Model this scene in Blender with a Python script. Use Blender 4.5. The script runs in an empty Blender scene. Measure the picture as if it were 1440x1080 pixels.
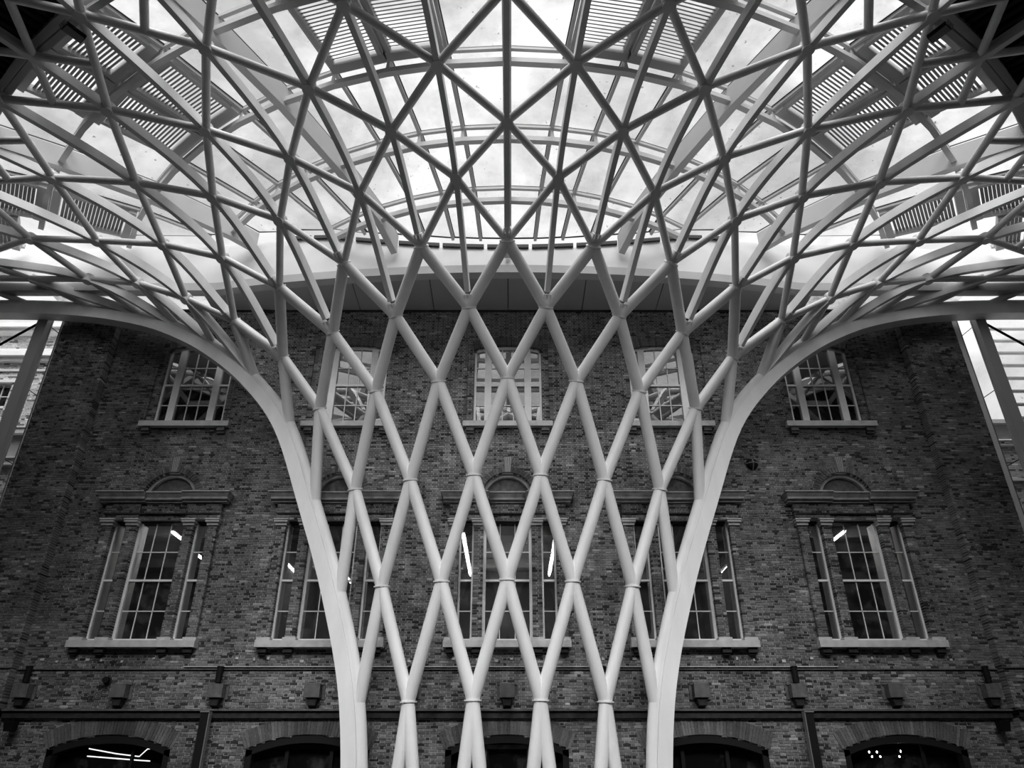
import bpy, bmesh, math, random
from mathutils import Vector, Matrix
import numpy as np
random.seed(7); RNG=random.Random(11)
C=bpy.context.scene.collection
sc=bpy.context.scene
E=1.6                      # eye height: heights below are measured from the eye, floor at 0
# ---------------------------------------------------------------- camera
cam=bpy.data.cameras.new('camera'); co=bpy.data.objects.new('camera',cam); C.objects.link(co)
F=1050.0
cam.sensor_width=36; cam.lens=F/1440*36; cam.clip_end=500
co.location=(0.116,0,E); co.rotation_euler=(math.pi/2+math.atan(F/1890),0,0)
cam.shift_x=0.0008
sc.camera=co
# ---------------------------------------------------------------- sky and exposure
WORLD_STRENGTH=1.0
w=bpy.data.worlds.new('sky'); sc.world=w; w.use_nodes=True
nt=w.node_tree; nt.nodes.clear()
out=nt.nodes.new('ShaderNodeOutputWorld'); bg=nt.nodes.new('ShaderNodeBackground')
tc=nt.nodes.new('ShaderNodeTexCoord'); mp=nt.nodes.new('ShaderNodeMapping'); mp.inputs['Scale'].default_value=(1,1,1.6)
n1=nt.nodes.new('ShaderNodeTexNoise'); n1.inputs['Scale'].default_value=5.5; n1.inputs['Detail'].default_value=9; n1.inputs['Roughness'].default_value=.58; n1.inputs['Distortion'].default_value=.35
cr=nt.nodes.new('ShaderNodeValToRGB')
cr.color_ramp.elements[0].position=.38; cr.color_ramp.elements[0].color=(.42,.42,.42,1)
cr.color_ramp.elements[1].position=.62; cr.color_ramp.elements[1].color=(.80,.80,.80,1)
nt.links.new(tc.outputs['Generated'],mp.inputs[0]); nt.links.new(mp.outputs[0],n1.inputs['Vector'])
nt.links.new(n1.outputs['Fac'],cr.inputs[0]); nt.links.new(cr.outputs[0],bg.inputs[0])
sx=nt.nodes.new('ShaderNodeSeparateXYZ'); nt.links.new(tc.outputs['Generated'],sx.inputs[0])   # overcast sky: brightest overhead
mr=nt.nodes.new('ShaderNodeMapRange'); mr.inputs[1].default_value=0; mr.inputs[2].default_value=1; mr.inputs[3].default_value=.65*WORLD_STRENGTH; mr.inputs[4].default_value=1.3*WORLD_STRENGTH
nt.links.new(sx.outputs['Z'],mr.inputs[0]); nt.links.new(mr.outputs[0],bg.inputs[1])
nt.links.new(bg.outputs[0],out.inputs[0])
vs=sc.view_settings; vs.view_transform='Standard'; vs.look='None'; vs.exposure=0.5; vs.gamma=1; vs.use_curve_mapping=False
# the sun high behind thin cloud: a very soft light from steeply above
sun=bpy.data.lights.new('sun','SUN'); sun.energy=3.2; sun.angle=math.radians(55)
so=bpy.data.objects.new('sun',sun); C.objects.link(so); so.rotation_euler=(math.radians(30),0,0)
# added fill lights, out of view under the roof, brightening the foot of the funnel
FILL_LIGHTS=((-13.0,7.0,16.2),(-6.5,4.4,16.2),(0.0,3.6,16.2),(6.5,4.4,16.2),(13.0,7.0,16.2))
for (x,y,z) in FILL_LIGHTS:
    l=bpy.data.lights.new('fill_light','AREA'); l.shape='DISK'; l.size=1.2; l.energy=65; l.spread=math.radians(66)
    o=bpy.data.objects.new('fill_light_object',l); C.objects.link(o); o.location=(x,y,z+E)
    o.rotation_euler=(Vector((x*.45,22,2.0+E))-Vector((x,y,z+E))).to_track_quat('-Z','Y').to_euler()
sc.cycles.use_denoising=True; sc.cycles.max_bounces=8; sc.cycles.diffuse_bounces=5; sc.cycles.glossy_bounces=3; sc.cycles.transparent_max_bounces=16
sc.cycles.caustics_reflective=False; sc.cycles.caustics_refractive=False

# ---------------------------------------------------------------- materials (a black and white photograph: all greys)
def mat(name,v,rough=.6,spec=.3,noise=0,nscale=6,detail=5,bump=0,metal=0,stretch=(1,1,1)):
    m=bpy.data.materials.new(name); m.use_nodes=True; t=m.node_tree; b=t.nodes['Principled BSDF']
    b.inputs['Base Color'].default_value=(v,v,v,1); b.inputs['Roughness'].default_value=rough
    b.inputs['Specular IOR Level'].default_value=spec; b.inputs['Metallic'].default_value=metal
    if noise or bump:
        c=t.nodes.new('ShaderNodeTexCoord'); mpp=t.nodes.new('ShaderNodeMapping'); mpp.inputs['Scale'].default_value=stretch
        n=t.nodes.new('ShaderNodeTexNoise'); n.inputs['Scale'].default_value=nscale; n.inputs['Detail'].default_value=detail
        t.links.new(c.outputs['Object'],mpp.inputs[0]); t.links.new(mpp.outputs[0],n.inputs['Vector'])
        if noise:
            r=t.nodes.new('ShaderNodeMapRange'); r.inputs[1].default_value=.3; r.inputs[2].default_value=.7
            r.inputs[3].default_value=v*(1-noise); r.inputs[4].default_value=v*(1+noise)
            t.links.new(n.outputs['Fac'],r.inputs[0]); t.links.new(r.outputs[0],b.inputs['Base Color'])
        if bump:
            bp=t.nodes.new('ShaderNodeBump'); bp.inputs['Strength'].default_value=bump; bp.inputs['Distance'].default_value=.01
            t.links.new(n.outputs['Fac'],bp.inputs['Height']); t.links.new(bp.outputs[0],b.inputs['Normal'])
    return m
def brick_mat(name,lo,hi,single=False,stain=.35,gain=1.0):
    m=bpy.data.materials.new(name); m.use_nodes=True; t=m.node_tree; b=t.nodes['Principled BSDF']
    b.inputs['Roughness'].default_value=.85; b.inputs['Specular IOR Level'].default_value=.15
    if single:
        a=t.nodes.new('ShaderNodeObjectInfo'); src=a.outputs['Random']
        g=t.nodes.new('ShaderNodeNewGeometry'); pos=g.outputs['Position']
    else:
        a=t.nodes.new('ShaderNodeAttribute'); a.attribute_name='tone'; src=a.outputs['Fac']
        g=t.nodes.new('ShaderNodeNewGeometry'); pos=g.outputs['Position']
    r=t.nodes.new('ShaderNodeValToRGB'); e=r.color_ramp.elements
    e[0].position=0; e[0].color=(lo*.3,)*3+(1,)
    e[1].position=1; e[1].color=(hi*1.9,)*3+(1,)
    for p,v in ((.13,lo*.4),(.19,lo),(.55,(lo+hi)/2),(.90,hi),(.96,hi*1.35)):
        x=e.new(p); x.color=(v,v,v,1)
    t.links.new(src,r.inputs[0])
    n=t.nodes.new('ShaderNodeTexNoise'); n.inputs['Scale'].default_value=.55; n.inputs['Detail'].default_value=6; n.inputs['Roughness'].default_value=.65
    t.links.new(pos,n.inputs['Vector'])
    q=t.nodes.new('ShaderNodeMapRange'); q.inputs[1].default_value=.35; q.inputs[2].default_value=.65; q.inputs[3].default_value=(1-stain)*gain; q.inputs[4].default_value=(1+stain)*gain
    t.links.new(n.outputs['Fac'],q.inputs[0])
    n2=t.nodes.new('ShaderNodeTexNoise'); n2.inputs['Scale'].default_value=22; n2.inputs['Detail'].default_value=4
    t.links.new(pos,n2.inputs['Vector'])
    q2=t.nodes.new('ShaderNodeMapRange'); q2.inputs[1].default_value=.3; q2.inputs[2].default_value=.7; q2.inputs[3].default_value=.75; q2.inputs[4].default_value=1.25
    t.links.new(n2.outputs['Fac'],q2.inputs[0])
    mu=t.nodes.new('ShaderNodeMath'); mu.operation='MULTIPLY'; t.links.new(q.outputs[0],mu.inputs[0]); t.links.new(q2.outputs[0],mu.inputs[1])
    mx=t.nodes.new('ShaderNodeVectorMath'); mx.operation='SCALE'; t.links.new(r.outputs[0],mx.inputs[0]); t.links.new(mu.outputs[0],mx.inputs['Scale'])
    t.links.new(mx.outputs[0],b.inputs['Base Color'])
    return m
def glass_mat(name,refl,dirt=.04,tint=1.0,dirtv=.7,specks=False):
    m=bpy.data.materials.new(name); m.use_nodes=True; t=m.node_tree; t.nodes.clear()
    o=t.nodes.new('ShaderNodeOutputMaterial'); tr=t.nodes.new('ShaderNodeBsdfTransparent'); tr.inputs[0].default_value=(tint,tint,tint,1)
    gl=t.nodes.new('ShaderNodeBsdfGlossy'); gl.inputs['Roughness'].default_value=.01
    lw=t.nodes.new('ShaderNodeLayerWeight'); lw.inputs[0].default_value=.5
    pw=t.nodes.new('ShaderNodeMath'); pw.operation='POWER'; pw.inputs[1].default_value=5; t.links.new(lw.outputs['Facing'],pw.inputs[0])
    ad=t.nodes.new('ShaderNodeMath'); ad.operation='ADD'; ad.use_clamp=True; ad.inputs[1].default_value=refl+.03
    t.links.new(pw.outputs[0],ad.inputs[0])
    mx=t.nodes.new('ShaderNodeMixShader'); t.links.new(ad.outputs[0],mx.inputs[0]); t.links.new(tr.outputs[0],mx.inputs[1]); t.links.new(gl.outputs[0],mx.inputs[2])
    di=t.nodes.new('ShaderNodeBsdfDiffuse'); di.inputs[0].default_value=(dirtv,dirtv,dirtv,1)
    g=t.nodes.new('ShaderNodeNewGeometry'); n=t.nodes.new('ShaderNodeTexNoise'); n.inputs['Scale'].default_value=1.7; n.inputs['Detail'].default_value=7; n.inputs['Roughness'].default_value=.7
    t.links.new(g.outputs['Position'],n.inputs['Vector'])
    r=t.nodes.new('ShaderNodeMapRange'); r.inputs[1].default_value=.5; r.inputs[2].default_value=.8; r.inputs[3].default_value=dirt*.3; r.inputs[4].default_value=dirt*4
    t.links.new(n.outputs['Fac'],r.inputs[0])
    m2=t.nodes.new('ShaderNodeMixShader'); t.links.new(r.outputs[0],m2.inputs[0]); t.links.new(mx.outputs[0],m2.inputs[1]); t.links.new(di.outputs[0],m2.inputs[2])
    if specks:
        n3=t.nodes.new('ShaderNodeTexNoise'); n3.inputs['Scale'].default_value=6; n3.inputs['Detail'].default_value=3
        t.links.new(g.outputs['Position'],n3.inputs['Vector'])
        r3=t.nodes.new('ShaderNodeMapRange'); r3.inputs[1].default_value=.70; r3.inputs[2].default_value=.74; r3.inputs[3].default_value=0; r3.inputs[4].default_value=.45
        t.links.new(n3.outputs['Fac'],r3.inputs[0]); d3=t.nodes.new('ShaderNodeBsdfDiffuse'); d3.inputs[0].default_value=(.12,.12,.12,1)
        m3=t.nodes.new('ShaderNodeMixShader'); t.links.new(r3.outputs[0],m3.inputs[0]); t.links.new(m2.outputs[0],m3.inputs[1]); t.links.new(d3.outputs[0],m3.inputs[2]); m2=m3
    t.links.new(m2.outputs[0],o.inputs[0]); return m
def emit_mat(name,s):
    m=bpy.data.materials.new(name); m.use_nodes=True; b=m.node_tree.nodes['Principled BSDF']
    b.inputs['Emission Color'].default_value=(1,1,1,1); b.inputs['Emission Strength'].default_value=s; return m
M={}
M['paint']=mat('white_painted_steel',.82,.42,.4,noise=.07,nscale=2.2,stretch=(1,1,.25))
M['paint_up']=M['paint']
M['roofsteel']=mat('roof_steel',.5,.5,.3,noise=.05,nscale=1.2)
M['louvre']=mat('louvre_metal',.15,.5,.3)
M['louvre_frame']=mat('louvre_frame_metal',.42,.5,.3)
M['gasket']=mat('dark_gasket',.05,.6,.2)
M['kerb']=mat('kerb_white_panel',.66,.6,.2,noise=.04,nscale=.8)
M['soffit']=mat('grey_soffit_panel',.36,.55,.3,noise=.05,nscale=.7)
M['deck']=mat('dark_metal_deck',.07,.55,.3)
M['brick']=brick_mat('old_brick',.10,.18)
M['brick1']=brick_mat('old_brick_single',.10,.18,True)
M['mortar']=mat('mortar',.5,.9,.1,noise=.3,nscale=1.1)
M['rubbed']=brick_mat('rubbed_brick',.075,.15)
M['stone']=mat('painted_stone',.5,.75,.2,noise=.16,nscale=4)
M['stone_dark']=mat('weathered_stone',.11,.8,.2,noise=.3,nscale=5)
M['stone_mid']=mat('grey_stone',.36,.8,.2,noise=.25,nscale=5)
M['soot']=mat('sooty_stone',.035,.8,.15,noise=.4,nscale=6)
M['tile']=mat('clay_tile',.12,.8,.2,noise=.3,nscale=9)
M['pale_mortar']=mat('pale_mortar',.5,.9,.1)
M['wood']=mat('cream_painted_timber',.80,.5,.3,noise=.06,nscale=3)
M['black']=mat('black_metal',.01,.6,.12)
M['blackwood']=mat('black_painted_timber',.012,.6,.12)
M['iron']=mat('black_pipe_edge',.2,.5,.3)
M['glass_up']=glass_mat('upper_window_glass',.42,.03,.5)
M['glass_low']=glass_mat('lower_window_glass',.03,.02,.8)
M['glass_shop']=glass_mat('shop_window_glass',.0,.02,.8)
M['roofglass']=glass_mat('roof_glass',0.0,.035,.97,specks=True)
M['frosted']=glass_mat('frosted_roof_glass',0.0,.25,.97)
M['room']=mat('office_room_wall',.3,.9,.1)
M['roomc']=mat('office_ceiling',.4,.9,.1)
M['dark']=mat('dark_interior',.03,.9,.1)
M['floor']=mat('stone_floor',.07,.35,.4,noise=.08,nscale=.6)
M['lamp']=emit_mat('fluorescent_lamp',24.0)
M['glow']=emit_mat('cove_light',1.4)
M['pale_brick']=brick_mat('pale_brick',.6,.8,stain=.1)
M['pale_stone']=mat('pale_stone',.85,.8,.2,noise=.06,nscale=1.5)
M['pale_mort']=mat('pale_mortar_joint',.5,.9,.1)
M['column']=mat('grey_column_steel',.5,.45,.4)

# ---------------------------------------------------------------- mesh builder
class MB:
    def __init__(s): s.v=[]; s.f=[]; s.t=[]
    def quadbox(s,P,tone=None,skip=()):      # 8 corners: 0-3 front (ccw from viewer -Y), 4-7 back
        b=len(s.v); s.v+=P
        for i,q in enumerate(((0,1,2,3),(5,4,7,6),(4,0,3,7),(1,5,6,2),(3,2,6,7),(4,5,1,0))):
            if i in skip: continue
            s.f.append(tuple(b+k for k in q)); s.t.append(tone or 0)
    def box(s,x0,x1,y0,y1,z0,z1,tone=None,skip=()):
        s.quadbox([(x0,y0,z0),(x1,y0,z0),(x1,y0,z1),(x0,y0,z1),(x0,y1,z0),(x1,y1,z0),(x1,y1,z1),(x0,y1,z1)],tone,skip)
    def tube(s,pts,r,n=10,cap=True,rs=None):
        pts=[Vector(p) for p in pts]; b=len(s.v); m=len(pts)
        up=None
        for i,p in enumerate(pts):
            d=(pts[min(i+1,m-1)]-pts[max(i-1,0)]).normalized()
            if up is None:
                up=d.orthogonal().normalized()
            a=(up-d*up.dot(d)).normalized(); up=a; c=d.cross(a); rr=rs[i] if rs else r
            for k in range(n):
                g=2*math.pi*k/n; q=p+a*math.cos(g)*rr+c*math.sin(g)*rr; s.v.append(tuple(q))
        for i in range(m-1):
            for k in range(n):
                k2=(k+1)%n; s.f.append((b+i*n+k,b+i*n+k2,b+(i+1)*n+k2,b+(i+1)*n+k)); s.t.append(0)
        if cap:
            s.f.append(tuple(b+k for k in reversed(range(n)))); s.t.append(0)
            s.f.append(tuple(b+(m-1)*n+k for k in range(n))); s.t.append(0)
    def sweep(s,pts,sides,ups,w,d0,d1):      # rectangular section: width w along sides, from -d0 to +d1 along ups
        b=len(s.v); m=len(pts)
        for p,a,u in zip(pts,sides,ups):
            p=Vector(p); a=Vector(a); u=Vector(u)
            for (i,j) in ((-.5*w,-d0),(.5*w,-d0),(.5*w,d1),(-.5*w,d1)): s.v.append(tuple(p+a*i+u*j))
        for i in range(m-1):
            for k in range(4):
                k2=(k+1)%4; s.f.append((b+i*4+k,b+i*4+k2,b+(i+1)*4+k2,b+(i+1)*4+k)); s.t.append(0)
        s.f.append((b+3,b+2,b+1,b)); s.f.append(tuple(b+(m-1)*4+k for k in range(4))); s.t+=[0,0]
    def build(s,name,m,parent=None,smooth=False,tone=False):
        me=bpy.data.meshes.new(name); me.from_pydata(s.v,[],s.f); me.materials.append(m)
        if tone:
            at=me.attributes.new('tone','FLOAT','FACE'); at.data.foreach_set('value',np.array(s.t,dtype=np.float32))
        if smooth:
            me.polygons.foreach_set('use_smooth',[len(f)==4 for f in s.f])
        bm=bmesh.new(); bm.from_mesh(me); bmesh.ops.recalc_face_normals(bm,faces=bm.faces)
        bm.to_mesh(me); bm.free()
        if smooth: me.set_sharp_from_angle(angle=math.radians(50))
        return link(name,me,parent)
def link(name,me,parent=None,loc=None,rot=None):
    o=bpy.data.objects.new(name,me); C.objects.link(o)
    if parent: o.parent=parent
    if loc is not None: o.location=loc
    if rot is not None: o.rotation_euler=rot
    return o
def empty(name,loc=(0,0,0)):
    o=bpy.data.objects.new(name,None); C.objects.link(o); o.location=loc; return o
def tag(o,label=None,cat=None,group=None,kind=None):
    if label: o['label']=label
    if cat: o['category']=cat
    if group: o['group']=group
    if kind: o['kind']=kind
    return o
def rel(parent,o):               # keep world placement although the parent empty stands elsewhere
    o.location=Vector(o.location)-parent.location; return o

# ================================================================ floor
mb=MB(); mb.box(-70,70,-60,60,-.3,0); tag(mb.build('floor',M['floor']),kind='structure')

# ================================================================ brick façade behind the funnel
BAYS=[-11.02,-5.51,0,5.51,11.02]
YW=23.0; XE=16.15; XP=14.2; ZTOP=15.9
CO=.0755
def arch_half(z,z0,hw,rise):     # half width of a segmental-headed opening at height z
    if z<z0: return hw
    if z>z0+rise: return 0
    R=(hw*hw+rise*rise)/(2*rise); d=z-(z0+rise-R)
    return math.sqrt(max(0,R*R-d*d))
def cut(segs,a,b,Y):
    o=[]
    for (x0,x1,y) in segs:
        if b<=x0 or a>=x1: o.append((x0,x1,y)); continue
        if x0<a: o.append((x0,a,y))
        if Y is not None: o.append((max(a,x0),min(b,x1),Y))
        if x1>b: o.append((b,x1,y))
    return sorted(o)
UP_S,UP_H,UP_W,UP_R=11.27,14.22,1.19,.17
LO_S,LO_H=4.09,7.74
LUN_Z,LUN_R=8.58,.86
GR_W,GR_Z,GR_R=1.71,1.2,.36
def segments(z):
    s=[(-XE,-XP,YW-.34),(-XP,XP,YW),(XP,XE,YW-.34)]
    if z<3.25: s=[(a,b,y-.04) for a,b,y in s]
    if 2.0<z<2.14: s=[(a,b,y-.10) for a,b,y in s]
    for c in BAYS:
        if z<GR_Z+GR_R:
            h=arch_half(z,GR_Z,GR_W,GR_R)
            if h>.05: s=cut(s,c-h,c+h,None)
        if LO_S<z<LO_H:
            for a,b in ((-1.82,-1.52),(-1.06,-.76),(.76,1.06),(1.52,1.82)): s=cut(s,c+a,c+b,YW-.12)
            for a,b in ((-1.52,-1.06),(-.76,.76),(1.06,1.52)): s=cut(s,c+a,c+b,None)
        if LO_H<=z<8.32:
            s=cut(s,c-1.86,c-.74,YW-.16); s=cut(s,c-.74,c+.74,YW-.1); s=cut(s,c+.74,c+1.86,YW-.16)
        if 8.62<=z<LUN_Z+LUN_R:
            h=math.sqrt(max(0,LUN_R**2-(z-LUN_Z)**2))
            if h>.04: s=cut(s,c-h,c+h,None)
        if UP_S-.02<z<UP_H+UP_R+.12:
            h=arch_half(z,UP_H,UP_W,UP_R)
            s=cut(s,c-1.45,c+1.45,YW+.07)
            if h>.04: s=cut(s,c-h,c+h,None)
    return s
bricks=MB(); mort=MB(); singles=[]
def lay(bk,mt,z,segs,row,zoff,collect=None,deep=.42):
    z0=z+.007; z1=z+CO-.008
    per=.225+.1125+.02
    for (x0,x1,y) in segs:
        if x1-x0<.02: continue
        mt.box(x0+.003,x1-.003,y+.013,y+deep,z+zoff-.001,z+CO+zoff-.001,skip=(1,))
        k=math.floor(x0/per)-1; ph=(row%2)*per*.5
        while True:
            bx=k*per+ph
            if bx>x1: break
            for (a,b) in ((bx,bx+.220),(bx+.235,bx+.3425)):
                a2=max(a,x0); b2=min(b,x1)
                if b2-a2<.03: continue
                if a2-x0<.05: a2=x0
                if x1-b2<.05: b2=x1
                end=a2==x0 or b2==x1
                j=RNG.uniform(-.006,.006); t=RNG.random(); yy=y+j
                if collect is not None and not end and b2-a2>.2 and collect(a2,b2,z):
                    singles.append((a2,yy,z0+zoff,t)); continue
                bk.box(a2,b2,yy,y+(deep-.02 if end else .05),z0+zoff,z1+zoff,t,skip=(1,))
            k+=1
def want(a,b,z):
    if len(singles)>=300: return False
    x=(a+b)/2; zc=YW*.874+z*.486; px=719+1050*(x-.116)/zc
    if not 8<px<1432 or z<.72: return False
    return abs(x)>3.9 or abs(abs(x)-2.75)<.0
n0=int((-1.6)/CO)-1; row=0
z=-1.6
while z<ZTOP-.02:
    if z<-.6:
        s=segments(z+CO/2)
        for a,b,y in s: mort.box(a,b,y,y+.42,z+E,z+CO+E,skip=(1,))
    else: lay(bricks,mort,z,segments(z+CO/2),row,E,want if .6<z<2.0 else None)
    z+=CO; row+=1
wall=mort.build('wall_back',M['mortar']); tag(wall,kind='structure')
o=bricks.build('brick_courses',M['brick'],wall,tone=True); o['kind']='stuff'
bm_=MB(); bm_.box(0,.220,0,.055,0,CO-.015,skip=(1,)); bme=None
for (a,y,zz,t) in singles:
    if bme is None:
        o=bm_.build('brick',M['brick1'],wall); bme=o.data
    else: o=link('brick',bme,wall)
    o.location=(a,y,zz)
# end returns and backing of the façade
mb=MB(); mb.box(-XE+.004,-XE+.3,YW-.3,YW+6,0,ZTOP+E); mb.box(XE-.3,XE-.004,YW-.3,YW+6,0,ZTOP+E); mb.build('return_wall',M['mortar'],wall)
# putlog patches of pale mortar under the first floor sills
mb=MB()
for i in range(64):
    x=-14+i*.44+RNG.uniform(-.12,.12)
    if RNG.random()<.3: continue
    z=3.52+RNG.uniform(-.05,.06)
    mb.box(x,x+RNG.uniform(.05,.12),YW-.018,YW+.02,z+E,z+RNG.uniform(.05,.09)+E)
o=mb.build('mortar_patch',M['pale_mortar'],wall); o['kind']='stuff'
# string courses
def course(name,z0,z1,dy,m,x0=-XP,x1=XP,outer=True):
    mb=MB(); mb.box(x0,x1,YW-dy,YW+.1,z0+E,z1+E)
    if outer:
        mb.box(-XE-.02,-XP,YW-.34-dy,YW,z0+E,z1+E); mb.box(XP,XE+.02,YW-.34-dy,YW,z0+E,z1+E)
    return mb.build(name,m,wall)
course('string_course',2.16,2.21,.22,M['stone_dark'])
course('string_course',1.98,2.16,.15,M['soot'])
course('ledge',3.27,3.30,.085,M['stone_dark'])
course('ledge',3.34,3.365,.10,M['stone'],-9.4,9.6,False)
course('wall_coping',ZTOP-.06,ZTOP+.05,.03,M['soot'])

def voussoirs(cx,zc,r0,r1,a0,a1,n,y0,y1,name,m,parent):
    mb=MB()
    for i in range(n):
        p=a0+(a1-a0)*(i+.06)/n; q=a0+(a1-a0)*(i+.94)/n; j=RNG.uniform(-.008,.008)
        def P(r,a,y): return (cx+r*math.cos(a),y,zc+r*math.sin(a)+E)
        mb.quadbox([P(r0,p,y0+j),P(r0,q,y0+j),P(r1,q,y0+j),P(r1,p,y0+j),P(r0,p,y1),P(r0,q,y1),P(r1,q,y1),P(r1,p,y1)],RNG.uniform(.22,.9))
    o=mb.build(name,m,parent,tone=True); o['kind']='stuff'; return o
def arcpts(hw,rise,z0,n=12):
    R=(hw*hw+rise*rise)/(2*rise); zc=z0+rise-R; a=math.asin(hw/R)
    return [(R*math.sin(-a+2*a*i/n),zc+R*math.cos(-a+2*a*i/n)) for i in range(n+1)],R,zc,a
def barbox(mb,cx,x0,x1,y0,y1,z0,z1): mb.box(cx+x0,cx+x1,y0,y1,z0+E,z1+E)
PANES={}
def pane(parent,m,x,y,z,wd,h):
    k=(m.name,round(wd,3),round(h,3))
    if k not in PANES:
        b=MB(); b.box(-wd/2,wd/2,0,.012,0,h); o=b.build('pane',m,parent); PANES[k]=o.data
    else: o=link('pane',PANES[k],parent)
    o.location=(x,y,z+E)
ORD=['leftmost','second from the left','middle','fourth from the left','rightmost']
# ---------------------------------------------------------------- second floor sash windows
for i,c in enumerate(BAYS):
    W=empty('window_%d'%(i+1)); tag(W,kind='structure')
    y=YW+.17
    f=MB(); top=lambda x: UP_H+arch_top(x)
    pts,R,zc,a=arcpts(UP_W,UP_R,UP_H)
    f.box(c-UP_W,c-UP_W+.075,y-.03,y+.1,UP_S+E,UP_H+.01+E); f.box(c+UP_W-.075,c+UP_W,y-.03,y+.1,UP_S+E,UP_H+.01+E)
    f.box(c-UP_W,c+UP_W,y-.03,y+.1,UP_S+E,UP_S+.06+E)
    P=[(c+px,y+.035,pz-.045+E) for px,pz in pts]; f.sweep(P,[(0,1,0)]*len(P),[(0,0,1)]*len(P),.13,.05,.06)
    for s in (-1,1):
        a0,a1=sorted((s*.585,s*.82)); f.box(c+a0,c+a1,y-.05,y+.1,UP_S+E,UP_H+.07+E)
    f.build('frame',M['wood'],W)
    b=MB(); zs=[UP_S+.06,12.02,12.80,13.52,UP_H+.02]
    for (x0,x1) in ((-UP_W+.075,-.82),(-.585,.585),(.82,UP_W-.075)):
        for z_ in (zs[1],zs[3]): barbox(b,c,x0,x1,y+.01,y+.05,z_-.014,z_+.014)
        barbox(b,c,x0,x1,y-.03,y+.06,zs[2]-.035,zs[2]+.035)
    for x in (-.195,.195): barbox(b,c,x-.013,x+.013,y+.01,y+.05,zs[0],UP_H+.14)
    b.build('glazing_bar',M['wood'],W)
    for (x0,x1,n) in ((-UP_W+.075,-.82,1),(-.585,.585,3),(.82,UP_W-.075,1)):
        for k in range(4):
            for q in range(n):
                wd=(x1-x0)/n; hh=zs[k+1]-zs[k]+(.16 if k==3 else 0)
                pane(W,M['glass_up'],c+x0+wd*(q+.5),y+.04+RNG.uniform(-.002,.002),zs[k],wd,hh)
    s=MB(); s.box(c-1.53,c+1.53,YW-.2,YW+.2,UP_S-.21+E,UP_S-.02+E); s.box(c-1.40,c+1.40,YW-.02,YW+.24,UP_S-.02+E,UP_S+.02+E); s.build('sill',M['stone'],W)
    for x in (-1.28,1.28):
        s=MB(); s.box(c+x-.13,c+x+.13,YW-.15,YW+.1,UP_S-.36+E,UP_S-.21+E); s.box(c+x-.13,c+x+.13,YW-.1,YW+.1,UP_S-.44+E,UP_S-.37+E); s.build('bracket',M['stone_dark'],W)
    voussoirs(c,zc,R+.0,R+.33,math.pi/2+a,math.pi/2-a,30,YW-.008,YW+.2,'voussoir_course',M['rubbed'],W)
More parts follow.
